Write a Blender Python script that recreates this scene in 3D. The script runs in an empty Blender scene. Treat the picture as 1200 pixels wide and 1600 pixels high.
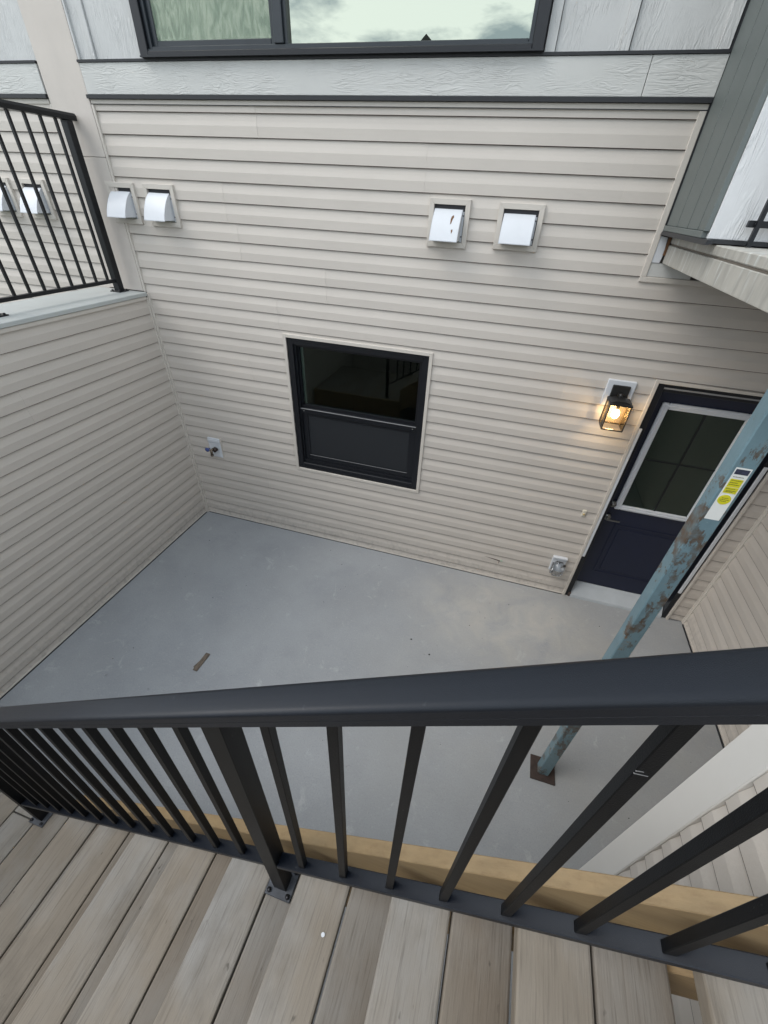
import bpy, bmesh, math, random
from mathutils import Vector, Matrix
R = math.radians
random.seed(7)
S = bpy.context.scene
COL = S.collection

# ------------------------------------------------------------------ camera
EYE = Vector((3.0404, -3.1779, 2.9909))
yaw, pitch, roll = 0.2542, -0.6585, 0.0561
fwd = Vector((-math.sin(yaw) * math.cos(pitch), math.cos(yaw) * math.cos(pitch), math.sin(pitch)))
rt = fwd.cross(Vector((0, 0, 1))).normalized()
up = rt.cross(fwd)
r2 = math.cos(roll) * rt + math.sin(roll) * up
u2 = -math.sin(roll) * rt + math.cos(roll) * up
cd = bpy.data.cameras.new('camera'); cam = bpy.data.objects.new('camera', cd); COL.objects.link(cam)
m = Matrix((r2, u2, -fwd)).transposed().to_4x4(); m.translation = EYE
cam.matrix_world = m
cd.sensor_fit = 'VERTICAL'; cd.sensor_height = 36; cd.sensor_width = 27
cd.lens = 646.71 / 1600 * 36
cd.shift_x = -8.63 / 1600; cd.shift_y = 10.87 / 1600
cd.clip_start = 0.02; cd.clip_end = 2000
S.camera = cam

# ------------------------------------------------------------------ sky, sun, exposure
W_ = bpy.data.worlds.new('World'); S.world = W_; W_.use_nodes = True
nt = W_.node_tree; nt.nodes.clear()
SUN_EL, SUN_AZ = 50, 240          # azimuth of the sun, clockwise from +y
out = nt.nodes.new('ShaderNodeOutputWorld'); bg = nt.nodes.new('ShaderNodeBackground')
sky = nt.nodes.new('ShaderNodeTexSky'); sky.sky_type = 'NISHITA'; sky.sun_disc = False
sky.sun_elevation = R(SUN_EL); sky.sun_rotation = R(SUN_AZ); sky.air_density = 1.0; sky.dust_density = 3.0; sky.ozone_density = 1.0
tc = nt.nodes.new('ShaderNodeTexCoord')
mp = nt.nodes.new('ShaderNodeMapping'); mp.inputs['Scale'].default_value = (1, 1, 3.2)
nt.links.new(tc.outputs['Generated'], mp.inputs[0])
nz = nt.nodes.new('ShaderNodeTexNoise'); nz.inputs['Scale'].default_value = 4.6; nz.inputs['Detail'].default_value = 7; nz.inputs['Roughness'].default_value = .58
nt.links.new(mp.outputs[0], nz.inputs['Vector'])
cr = nt.nodes.new('ShaderNodeValToRGB')
cr.color_ramp.elements[0].position = .40; cr.color_ramp.elements[0].color = (3.4, 4.2, 5.1, 1)
cr.color_ramp.elements[1].position = .53; cr.color_ramp.elements[1].color = (10.7, 11.5, 12.2, 1)
nt.links.new(nz.outputs['Fac'], cr.inputs[0])
mx = nt.nodes.new('ShaderNodeMix'); mx.data_type = 'RGBA'; mx.inputs['Factor'].default_value = .80
nt.links.new(sky.outputs[0], mx.inputs['A']); nt.links.new(cr.outputs[0], mx.inputs['B'])
nt.links.new(mx.outputs['Result'], bg.inputs['Color']); bg.inputs['Strength'].default_value = .118
nt.links.new(bg.outputs[0], out.inputs[0])
sl = bpy.data.lights.new('sun', 'SUN'); sun = bpy.data.objects.new('sun', sl); COL.objects.link(sun)
sl.energy = 0.85; sl.angle = R(34); sl.color = (1, .96, .91)
az, el = R(SUN_AZ), R(SUN_EL)
sd = Vector((math.sin(az) * math.cos(el), math.cos(az) * math.cos(el), math.sin(el)))
sun.rotation_euler = sd.to_track_quat('Z', 'Y').to_euler()
sun.location = (0, -5, 9)
S.render.engine = 'CYCLES'
S.view_settings.view_transform = 'Standard'; S.view_settings.look = 'None'
S.view_settings.exposure = 0.70; S.view_settings.gamma = 1

# ------------------------------------------------------------------ materials
def mat(name, col, rough=.6, metal=0., var=.0, vscale=6., bump=0., bscale=60., stretch=(1, 1, 1), spec=.5, rnd=0., grain=None):
    M = bpy.data.materials.new(name); M.use_nodes = True
    n = M.node_tree; b = n.nodes['Principled BSDF']
    b.inputs['Roughness'].default_value = rough; b.inputs['Metallic'].default_value = metal
    b.inputs['Specular IOR Level'].default_value = spec
    b.inputs['Base Color'].default_value = (*col, 1)
    geo = n.nodes.new('ShaderNodeNewGeometry'); map_ = n.nodes.new('ShaderNodeMapping')
    map_.inputs['Scale'].default_value = stretch
    oi = n.nodes.new('ShaderNodeObjectInfo')
    mul = n.nodes.new('ShaderNodeMath'); mul.operation = 'MULTIPLY'; mul.inputs[1].default_value = 37.0
    n.links.new(oi.outputs['Random'], mul.inputs[0])
    n.links.new(geo.outputs['Position'], map_.inputs['Vector'])
    if rnd > 0: n.links.new(mul.outputs[0], map_.inputs['Location'])
    last = None
    def hsv(src, facsock, lo, hi):
        mr = n.nodes.new('ShaderNodeMapRange'); mr.inputs['To Min'].default_value = lo; mr.inputs['To Max'].default_value = hi
        n.links.new(facsock, mr.inputs['Value'])
        h = n.nodes.new('ShaderNodeHueSaturation')
        if src is None: h.inputs['Color'].default_value = (*col, 1)
        else: n.links.new(src, h.inputs['Color'])
        n.links.new(mr.outputs[0], h.inputs['Value'])
        return h.outputs[0], mr
    if var > 0:
        t = n.nodes.new('ShaderNodeTexNoise'); t.inputs['Scale'].default_value = vscale; t.inputs['Detail'].default_value = 8; t.inputs['Roughness'].default_value = .65
        n.links.new(map_.outputs[0], t.inputs['Vector'])
        last, mr = hsv(None, t.outputs['Fac'], 1 - var, 1 + var)
        mr.inputs['From Min'].default_value = .3; mr.inputs['From Max'].default_value = .7
    if rnd > 0:
        last, _ = hsv(last, oi.outputs['Random'], 1 - rnd, 1 + rnd)
    if last is not None: n.links.new(last, b.inputs['Base Color'])
    if bump > 0:
        t2 = n.nodes.new('ShaderNodeTexNoise'); t2.inputs['Scale'].default_value = bscale; t2.inputs['Detail'].default_value = 5
        n.links.new(map_.outputs[0], t2.inputs['Vector'])
        bp = n.nodes.new('ShaderNodeBump'); bp.inputs['Strength'].default_value = 1; bp.inputs['Distance'].default_value = bump
        n.links.new(t2.outputs['Fac'], bp.inputs['Height']); n.links.new(bp.outputs[0], b.inputs['Normal'])
    M['last'] = 0
    return M
def nodes(M): return M.node_tree, M.node_tree.nodes['Principled BSDF']
def color_src(M):
    n, b = nodes(M); l = b.inputs['Base Color'].links
    return l[0].from_socket if l else None
def overlay(M, col, mask):                      # mix a second colour over the first by a mask socket
    n, b = nodes(M); mix = n.nodes.new('ShaderNodeMix'); mix.data_type = 'RGBA'
    s = color_src(M)
    if s: n.links.new(s, mix.inputs['A'])
    else: mix.inputs['A'].default_value = b.inputs['Base Color'].default_value[:]
    if isinstance(col, tuple): mix.inputs['B'].default_value = (*col, 1)
    else: n.links.new(col, mix.inputs['B'])
    n.links.new(mask, mix.inputs['Factor']); n.links.new(mix.outputs['Result'], b.inputs['Base Color'])
def noise_mask(M, scale, lo, hi, stretch=(1, 1, 1), detail=6, amount=1., off=(0, 0, 0), rough=.6, dist=0., useobj=False):
    n, b = nodes(M); geo = n.nodes.new('ShaderNodeNewGeometry'); mp = n.nodes.new('ShaderNodeMapping')
    mp.inputs['Scale'].default_value = stretch; mp.inputs['Location'].default_value = off
    n.links.new(geo.outputs['Position'], mp.inputs[0])
    if useobj:
        oi = n.nodes.new('ShaderNodeObjectInfo'); mu = n.nodes.new('ShaderNodeMath'); mu.operation = 'MULTIPLY'; mu.inputs[1].default_value = 41
        n.links.new(oi.outputs['Random'], mu.inputs[0]); n.links.new(mu.outputs[0], mp.inputs['Location'])
    t = n.nodes.new('ShaderNodeTexNoise'); t.inputs['Scale'].default_value = scale; t.inputs['Detail'].default_value = detail
    t.inputs['Roughness'].default_value = rough; t.inputs['Distortion'].default_value = dist
    n.links.new(mp.outputs[0], t.inputs['Vector'])
    mr = n.nodes.new('ShaderNodeMapRange'); mr.inputs['From Min'].default_value = lo; mr.inputs['From Max'].default_value = hi
    mr.inputs['To Max'].default_value = amount
    n.links.new(t.outputs['Fac'], mr.inputs['Value']); return mr.outputs[0]
def sphere_mask(M, centre, radius, sx=1, sy=1, sz=1):
    n, b = nodes(M); geo = n.nodes.new('ShaderNodeNewGeometry'); s = n.nodes.new('ShaderNodeVectorMath'); s.operation = 'SUBTRACT'
    s.inputs[1].default_value = centre; n.links.new(geo.outputs['Position'], s.inputs[0])
    k = n.nodes.new('ShaderNodeVectorMath'); k.operation = 'MULTIPLY'; k.inputs[1].default_value = (sx, sy, sz); n.links.new(s.outputs[0], k.inputs[0])
    l = n.nodes.new('ShaderNodeVectorMath'); l.operation = 'LENGTH'; n.links.new(k.outputs[0], l.inputs[0])
    mr = n.nodes.new('ShaderNodeMapRange'); mr.inputs['From Min'].default_value = radius; mr.inputs['From Max'].default_value = radius * .25
    n.links.new(l.outputs['Value'], mr.inputs['Value']); return mr.outputs[0]
def mathn(M, op, a, b_):
    n, _ = nodes(M); k = n.nodes.new('ShaderNodeMath'); k.operation = op
    n.links.new(a, k.inputs[0])
    if isinstance(b_, (int, float)): k.inputs[1].default_value = b_
    else: n.links.new(b_, k.inputs[1])
    return k.outputs[0]

SIDE = mat('vinyl_siding', (.545, .500, .447), .48, var=.035, vscale=1.7, bump=.0006, bscale=90, stretch=(1, 1, 2), rnd=.012)
overlay(SIDE, (.40, .37, .33), noise_mask(SIDE, 9, .60, .85, stretch=(.6, .6, 3), amount=.30))
def low_dirt(M):
    n, b = nodes(M); geo = n.nodes.new('ShaderNodeNewGeometry'); sp = n.nodes.new('ShaderNodeSeparateXYZ'); n.links.new(geo.outputs['Position'], sp.inputs[0])
    mr = n.nodes.new('ShaderNodeMapRange'); mr.inputs['From Min'].default_value = .28; mr.inputs['From Max'].default_value = .0; n.links.new(sp.outputs['Z'], mr.inputs['Value'])
    overlay(M, (.30, .28, .25), mathn(M, 'MULTIPLY', mr.outputs[0], noise_mask(M, 26, .48, .66, stretch=(1, 1, .8), amount=.55, detail=9)))
low_dirt(SIDE)
SEAM = mat('lap_shadow_tear_brown', (.070, .048, .040), .8)  # contact shadow at each lap painted dark brown; tear and door seal share it
TRIM = mat('vinyl_trim', (.565, .523, .466), .45, var=.03, vscale=5)
PIL = mat('smooth_beige_panel', (.56, .51, .46), .6, var=.05, vscale=2.5, bump=.0004, bscale=200)
overlay(PIL, (.40, .37, .34), noise_mask(PIL, 3.5, .5, .8, stretch=(1, 1, .5), amount=.35))
CLAD = mat('woodgrain_fibre_board', (.540, .542, .530), .55, var=.05, vscale=4)
def woodgrain(M, axis, dist=.0011, sc=34):
    n, b = nodes(M); geo = n.nodes.new('ShaderNodeNewGeometry'); mp = n.nodes.new('ShaderNodeMapping')
    mp.inputs['Scale'].default_value = (1, 1, .16) if axis == 'z' else (.16, 1, 1)
    n.links.new(geo.outputs['Position'], mp.inputs[0])
    t = n.nodes.new('ShaderNodeTexNoise'); t.inputs['Scale'].default_value = sc; t.inputs['Detail'].default_value = 3; t.inputs['Distortion'].default_value = 1.6
    n.links.new(mp.outputs[0], t.inputs['Vector'])
    s = n.nodes.new('ShaderNodeMath'); s.operation = 'MULTIPLY'; s.inputs[1].default_value = 22; n.links.new(t.outputs['Fac'], s.inputs[0])
    w = n.nodes.new('ShaderNodeMath'); w.operation = 'SINE'; n.links.new(s.outputs[0], w.inputs[0])
    t3 = n.nodes.new('ShaderNodeTexNoise'); t3.inputs['Scale'].default_value = 5
    n.links.new(geo.outputs['Position'], t3.inputs['Vector'])
    mr = n.nodes.new('ShaderNodeMapRange'); mr.inputs['From Min'].default_value = .38; mr.inputs['From Max'].default_value = .62
    n.links.new(t3.outputs['Fac'], mr.inputs['Value'])
    p = n.nodes.new('ShaderNodeMath'); p.operation = 'MULTIPLY'; n.links.new(w.outputs[0], p.inputs[0]); n.links.new(mr.outputs[0], p.inputs[1])
    bp = n.nodes.new('ShaderNodeBump'); bp.inputs['Strength'].default_value = .8; bp.inputs['Distance'].default_value = dist
    n.links.new(p.outputs[0], bp.inputs['Height']); n.links.new(bp.outputs[0], b.inputs['Normal'])
woodgrain(CLAD, 'z')
BAND = mat('woodgrain_band_board', (.545, .545, .52), .55, var=.05, vscale=4)
woodgrain(BAND, 'x', .0009, 38)
WHITEB = mat('white_woodgrain_board', (.61, .615, .615), .55, var=.05, vscale=6)
woodgrain(WHITEB, 'z', .0015, 26)
SAGE = mat('sage_metal_panel', (.118, .135, .130), .5, var=.06, vscale=4, bump=.0004, bscale=120)
BLK = mat('black_metal', (.006, .007, .009), .36, var=.12, vscale=9, bump=.00025, bscale=900, spec=.35)
overlay(BLK, (.06, .06, .062), noise_mask(BLK, 30, .66, .80, stretch=(1, 1, .35), amount=.6, detail=8))
RAILM = mat('satin_black_rail', (.0035, .0055, .010), .42, var=.15, vscale=9, bump=.0003, bscale=1200, spec=.40)
overlay(RAILM, (.055, .058, .062), noise_mask(RAILM, 45, .68, .74, amount=.5, detail=9))
BALM = mat('scuffed_dark_baluster', (.0035, .0038, .0046), .46, var=.25, vscale=22, bump=.0003, bscale=700, spec=.20)
overlay(BALM, (.085, .083, .080), noise_mask(BALM, 55, .655, .73, stretch=(1, 1, .3), amount=.55, detail=9, rough=.7))
GALV = mat('grey_base_plate', (.075, .08, .09), .5, metal=.5, var=.2, vscale=40, bump=.0006, bscale=300)
SCREWM = mat('dark_screw', (.03, .03, .033), .4, metal=.6)
WINF = mat('black_window_frame', (.006, .007, .010), .38, var=.1, vscale=8)
WINF2 = mat('charcoal_window_frame', (.022, .028, .034), .38, var=.1, vscale=8)
FLASH = mat('black_flashing', (.014, .015, .018), .5)
NAVY = mat('navy_door_paint', (.008, .012, .032), .42, var=.08, vscale=5, bump=.0002, bscale=300)
WHITE = mat('white_vinyl', (.60, .62, .645), .42, var=.03, vscale=8)
GASK = mat('grey_gasket', (.25, .25, .25), .5)
CONC = mat('grey_painted_concrete', (.305, .318, .332), .50, var=.10, vscale=1.6, bump=.0012, bscale=38)
overlay(CONC, (.36, .37, .375), noise_mask(CONC, .9, .42, .72, amount=.65, detail=9))
overlay(CONC, (.235, .248, .265), noise_mask(CONC, 2.6, .52, .76, amount=.50, detail=10, rough=.72, off=(3, 1, 0)))
overlay(CONC, (.47, .48, .48), noise_mask(CONC, 6.5, .585, .67, amount=.6, detail=12, rough=.75, dist=.6, off=(8, 2, 0)))
overlay(CONC, (.22, .235, .25), noise_mask(CONC, 120, .52, .66, amount=.45, detail=3, off=(1, 2, 0)))
overlay(CONC, (.44, .45, .455), noise_mask(CONC, 85, .60, .68, amount=.45, detail=3, off=(4, 2, 0)))
overlay(CONC, (.12, .125, .13), noise_mask(CONC, 13, .68, .74, amount=.5, detail=6, off=(1, 5, 0)))
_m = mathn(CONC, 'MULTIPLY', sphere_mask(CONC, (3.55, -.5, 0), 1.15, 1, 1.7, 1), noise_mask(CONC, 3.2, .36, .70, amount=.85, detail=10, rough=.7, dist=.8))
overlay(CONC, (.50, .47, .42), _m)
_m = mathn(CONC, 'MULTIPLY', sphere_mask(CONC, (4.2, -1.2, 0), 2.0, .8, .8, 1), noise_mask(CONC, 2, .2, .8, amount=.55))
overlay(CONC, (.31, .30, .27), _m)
GROUND = mat('grassy_earth', (.07, .085, .04), .9, var=.3, vscale=2, bump=.02, bscale=14)
MEMB = mat('weathered_deck_membrane', (.40, .385, .345), .55, var=.10, vscale=4, bump=.0009, bscale=40)
overlay(MEMB, (.27, .26, .235), noise_mask(MEMB, 8, .46, .68, stretch=(1, 2.6, .6), amount=.65, detail=8))
overlay(MEMB, (.53, .55, .53), noise_mask(MEMB, 9, .54, .66, stretch=(1, 3.5, .4), amount=.8, off=(2, 7, 1), detail=8))
CAPM = mat('parapet_cap_membrane', (.45, .47, .455), .5, var=.06, vscale=3, bump=.0005, bscale=60)
overlay(CAPM, (.36, .37, .36), noise_mask(CAPM, 2.4, .5, .75, amount=.5))
SOFF = mat('deck_underside', (.11, .10, .09), .8, var=.1)
BROWN = mat('exposed_plywood_end', (.15, .075, .035), .8, var=.25, vscale=60)
BLUE = mat('flaking_blue_paint', (.135, .215, .248), .42, var=.14, vscale=7, bump=.0012, bscale=45)
overlay(BLUE, (.19, .29, .33), noise_mask(BLUE, 9, .55, .75, amount=.5, detail=9))
overlay(BLUE, (.085, .05, .026), mathn(BLUE, 'MULTIPLY', noise_mask(BLUE, 10, .535, .560, stretch=(1.5, .6, .6), detail=12, rough=.7, off=(5.3, 2, 4.1), amount=.92), noise_mask(BLUE, 30, .2, .6, detail=6)))
overlay(BLUE, (.22, .13, .06), noise_mask(BLUE, 14, .60, .66, detail=10, rough=.75, amount=.7))
overlay(BLUE, (.55, .62, .64), noise_mask(BLUE, 40, .74, .77, detail=4, amount=.8, off=(7, 3, 0)))
RUST = mat('rusty_plate', (.050, .034, .028), .7, metal=.3, var=.3, vscale=30, bump=.001, bscale=100)
def woodmat(name, c1, c2, gray, rnd, cross=('x',)):
    M = mat(name, c1, .72, var=.12, vscale=3, bump=.0009, bscale=30, stretch=(9, .7, 9), rnd=rnd)
    overlay(M, c2, noise_mask(M, 2.0, .40, .66, stretch=(3.5, .8, 3.5), amount=.85, detail=6, useobj=True))
    overlay(M, gray, noise_mask(M, 1.5, .46, .64, stretch=(1.6, 1.0, 1.6), amount=.75, detail=8, useobj=True))
    overlay(M, tuple(v * .45 for v in c1), noise_mask(M, 22, .52, .72, stretch=(9, .30, 9), amount=.60, detail=6, useobj=True))
    overlay(M, tuple(v * .55 for v in c1), noise_mask(M, 3.5, .56, .74, stretch=(1.8, 1, 1.8), amount=.55, detail=7, useobj=True))
    overlay(M, tuple(v * .30 for v in c1), noise_mask(M, 17, .685, .73, stretch=(1.7, .8, 1.7), amount=.7, detail=3, useobj=True))
    return M
WOODB = woodmat('browner_deck_board', (.155, .126, .095), (.178, .150, .117), (.208, .198, .180), .05)  # browner back boards: less foot wear, plus shade of recessed boards painted in
WOOD = woodmat('weathered_deck_board', (.190, .160, .124), (.218, .188, .150), (.252, .245, .230), .07)
HONEY = mat('honey_stringer_wood', (.30, .207, .105), .6, var=.15, vscale=5, bump=.0005, bscale=40, stretch=(.8, 9, 3))
overlay(HONEY, (.20, .125, .058), noise_mask(HONEY, 14, .50, .68, stretch=(.25, 5, 5), amount=.4, detail=8))
overlay(HONEY, (.34, .25, .14), noise_mask(HONEY, 6, .52, .70, stretch=(.2, 3, 3), amount=.35, off=(4, 1, 2)))
WARMG = mat('lantern_black', (.016, .015, .014), .4, spec=.5, var=.1, vscale=30)
BRASS = mat('worn_tap_metal', (.16, .13, .10), .35, metal=.9)
BLUEH = mat('blue_tap_handle', (.05, .08, .25), .4)
CHROME = mat('brushed_nickel', (.30, .30, .29), .32, metal=1)
STK = mat('sticker_white', (.74, .75, .72), .4)
STKY = mat('sticker_yellow', (.62, .58, .02), .4)
STKN = mat('sticker_navy', (.035, .04, .07), .4, var=.5, vscale=160)
STKP = mat('sticker_print', (.10, .10, .03), .5)
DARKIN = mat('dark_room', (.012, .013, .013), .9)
BLIND = mat('green_grey_blind', (.20, .27, .19), .6, var=.35, vscale=9, stretch=(3, 1, .8))
ROOFM = mat('dark_shingle', (.05, .05, .055), .85, var=.3, vscale=3)
CHIPM = mat('weathered_wood_chip', (.135, .105, .08), .8, var=.5, vscale=90, stretch=(1, .3, 1))
DIRT = mat('black_debris', (.015, .014, .013), .8)
def glass(name, tint, transp, rcol, rough, ior, bump=0):
    M = bpy.data.materials.new(name); M.use_nodes = True; n = M.node_tree; n.nodes.clear()
    o = n.nodes.new('ShaderNodeOutputMaterial'); mxs = n.nodes.new('ShaderNodeMixShader'); tr = n.nodes.new('ShaderNodeBsdfTransparent')
    tr.inputs[0].default_value = (*tint, 1); gl = n.nodes.new('ShaderNodeBsdfGlossy'); gl.inputs['Color'].default_value = (*rcol, 1); gl.inputs['Roughness'].default_value = rough
    fr = n.nodes.new('ShaderNodeFresnel'); fr.inputs['IOR'].default_value = ior
    if bump:
        t = n.nodes.new('ShaderNodeTexNoise'); t.inputs['Scale'].default_value = 3.0; g = n.nodes.new('ShaderNodeNewGeometry'); n.links.new(g.outputs['Position'], t.inputs['Vector'])
        bp = n.nodes.new('ShaderNodeBump'); bp.inputs['Distance'].default_value = bump; n.links.new(t.outputs['Fac'], bp.inputs['Height'])
        n.links.new(bp.outputs[0], gl.inputs['Normal'])
    n.links.new(fr.outputs[0], mxs.inputs[0]); n.links.new(tr.outputs[0], mxs.inputs[1]); n.links.new(gl.outputs[0], mxs.inputs[2]); n.links.new(mxs.outputs[0], o.inputs[0])
    return M
GL_UP = glass('coated_upper_glass', (.25, .28, .25), .3, (.95, 1.0, .82), .0, 5.0, .0006)
GL_LO = glass('dark_lower_glass', (.60, .64, .62), .3, (.85, .95, .88), .0, 1.48, .0004)
GL_LAMP = glass('clear_lantern_glass', (1, .96, .9), .9, (1, .93, .8), .02, 1.45)
GL_BUB = glass('clear_plastic_cover', (.86, .88, .90), .9, (1, 1, 1), .12, 1.6)
SCRN = mat('insect_screen', (.010, .012, .015), .7, bump=.0004, bscale=1600)
# the upper insect screen lets light through its mesh
SCRU = bpy.data.materials.new('upper_insect_screen'); SCRU.use_nodes = True
_n = SCRU.node_tree; _b = _n.nodes['Principled BSDF']; _b.inputs['Base Color'].default_value = (.30, .38, .29, 1); _b.inputs['Roughness'].default_value = .6
_g = _n.nodes.new('ShaderNodeNewGeometry'); _mp = _n.nodes.new('ShaderNodeMapping'); _mp.inputs['Scale'].default_value = (7, 1, 2.2)
_w = _n.nodes.new('ShaderNodeTexNoise'); _w.inputs['Scale'].default_value = 3.2; _w.inputs['Detail'].default_value = 3; _w.inputs['Distortion'].default_value = 2.2
_n.links.new(_g.outputs['Position'], _mp.inputs[0]); _n.links.new(_mp.outputs[0], _w.inputs['Vector'])
_cr = _n.nodes.new('ShaderNodeValToRGB'); _cr.color_ramp.elements[0].position = .38; _cr.color_ramp.elements[0].color = (.22, .31, .22, 1); _cr.color_ramp.elements[1].position = .62; _cr.color_ramp.elements[1].color = (.42, .50, .38, 1)  # wavy moiré and reflection streaks painted into the mesh colour
_n.links.new(_w.outputs['Fac'], _cr.inputs[0]); _n.links.new(_cr.outputs[0], _b.inputs['Base Color'])
_t = _n.nodes.new('ShaderNodeBsdfTransparent'); _x = _n.nodes.new('ShaderNodeMixShader'); _x.inputs[0].default_value = .42
_n.links.new(_t.outputs[0], _x.inputs[1]); _n.links.new(_b.outputs[0], _x.inputs[2]); _n.links.new(_x.outputs[0], _n.nodes['Material Output'].inputs[0])
def emit(name, col, s):
    M = bpy.data.materials.new(name); M.use_nodes = True; b = M.node_tree.nodes['Principled BSDF']
    b.inputs['Base Color'].default_value = (*col, 1); b.inputs['Emission Color'].default_value = (*col, 1); b.inputs['Emission Strength'].default_value = s
    return M
BULB = emit('lit_bulb', (1, .78, .46), 20)

# ------------------------------------------------------------------ builders
class MB:
    def __init__(s): s.v = []; s.f = []; s.mi = []; s.sm = []
    def face(s, pts, mi=0, smooth=False):
        b = len(s.v); s.v += [tuple(p) for p in pts]; s.f.append(list(range(b, b + len(pts)))); s.mi.append(mi); s.sm.append(smooth)
    def bm(s, bm, mi=0, smooth=False):
        b = len(s.v); bm.verts.ensure_lookup_table()
        for i, v in enumerate(bm.verts): v.index = i
        s.v += [tuple(v.co) for v in bm.verts]
        for f in bm.faces: s.f.append([b + v.index for v in f.verts]); s.mi.append(mi); s.sm.append(smooth)
        bm.free(); return s
    def box(s, x0, x1, y0, y1, z0, z1, mi=0, bev=0., seg=1):
        bm = bmesh.new(); bmesh.ops.create_cube(bm, size=1)
        for v in bm.verts:
            v.co = Vector(((x0 + x1) / 2 + v.co.x * (x1 - x0), (y0 + y1) / 2 + v.co.y * (y1 - y0), (z0 + z1) / 2 + v.co.z * (z1 - z0)))
        if bev > 0: bmesh.ops.bevel(bm, geom=bm.edges[:], offset=bev, segments=seg, affect='EDGES', profile=.5)
        return s.bm(bm, mi)
    def prism(s, pts, axis, a0, a1, mi=0, bev=0.):          # closed polygon in the two other axes, extruded along axis
        def P(p, a):
            if axis == 'x': return (a, p[0], p[1])
            if axis == 'y': return (p[0], a, p[1])
            return (p[0], p[1], a)
        bm = bmesh.new()
        A = [bm.verts.new(P(p, a0)) for p in pts]; B = [bm.verts.new(P(p, a1)) for p in pts]
        k = len(pts)
        bm.faces.new(A); bm.faces.new(B[::-1])
        for i in range(k): bm.faces.new((A[i], B[i], B[(i + 1) % k], A[(i + 1) % k]))
        bmesh.ops.recalc_face_normals(bm, faces=bm.faces[:])
        if bev > 0: bmesh.ops.bevel(bm, geom=bm.edges[:], offset=bev, segments=1, affect='EDGES')
        return s.bm(bm, mi)
    def cyl(s, c, r, h, axis='z', n=16, mi=0, r2=None, smooth=True):
        bm = bmesh.new(); bmesh.ops.create_cone(bm, cap_ends=True, segments=n, radius1=r, radius2=r if r2 is None else r2, depth=h)
        rot = {'z': Matrix(), 'x': Matrix.Rotation(R(90), 4, 'Y'), 'y': Matrix.Rotation(R(90), 4, 'X')}[axis]
        bmesh.ops.transform(bm, matrix=Matrix.Translation(c) @ rot, verts=bm.verts[:])
        return s.bm(bm, mi, smooth)
    def sph(s, c, r, sx=1, sy=1, sz=1, mi=0):
        bm = bmesh.new(); bmesh.ops.create_uvsphere(bm, u_segments=16, v_segments=10, radius=r)
        bmesh.ops.transform(bm, matrix=Matrix.Translation(c) @ Matrix.Diagonal((sx, sy, sz, 1)), verts=bm.verts[:])
        return s.bm(bm, mi, True)
    def frame(s, x0, x1, z0, z1, w, y0, y1, mi=0, wb=None, wt=None, bev=.0):      # rectangular frame in an x-z plane
        wb = w if wb is None else wb; wt = w if wt is None else wt
        s.box(x0, x0 + w, y0, y1, z0, z1, mi, bev); s.box(x1 - w, x1, y0, y1, z0, z1, mi, bev)
        s.box(x0 + w, x1 - w, y0, y1, z0, z0 + wb, mi, bev); s.box(x0 + w, x1 - w, y0, y1, z1 - wt, z1, mi, bev)
        return s
ORG = {}
def thing(name, loc, label, cat, group=None):
    o = bpy.data.objects.new(name, None); o.empty_display_size = .1; COL.objects.link(o); o.location = loc
    o['label'] = label; o['category'] = cat
    if group: o['group'] = group
    ORG[o.name] = Vector(loc); return o
def put(name, mb, mats, parent=None, label=None, loc=None, stuff=False):
    """link the collected mesh as one object; its origin is its own centre"""
    if not isinstance(mats, (list, tuple)): mats = [mats]
    xs = [v[0] for v in mb.v]; ys = [v[1] for v in mb.v]; zs = [v[2] for v in mb.v]
    org = Vector(loc) if loc else Vector(((min(xs) + max(xs)) / 2, (min(ys) + max(ys)) / 2, min(zs)))
    me = bpy.data.meshes.new(name); me.from_pydata([tuple(Vector(v) - org) for v in mb.v], [], mb.f)
    for mm in mats: me.materials.append(mm)
    me.polygons.foreach_set('material_index', mb.mi); me.polygons.foreach_set('use_smooth', mb.sm); me.update()
    o = bpy.data.objects.new(name, me); COL.objects.link(o)
    if parent is not None: o.parent = parent; o.location = org - ORG[parent.name]
    else: o.location = org
    ORG[o.name] = org
    if label: o['label'] = label
    if stuff: o['kind'] = 'stuff'
    return o
def tag(o, label, cat, group=None):
    o['label'] = label; o['category'] = cat
    if group: o['group'] = group
    return o
def structure(o): o['kind'] = 'structure'; return o
def dup(o, parent, off):                                   # a copy sharing the mesh, moved by off
    c = o.copy(); COL.objects.link(c); c.parent = parent; c.location = o.location + Vector(off)
    ORG[c.name] = ORG[o.name] + Vector(off); return c
def B(*a, **k): return MB().box(*a, **k)

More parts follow.
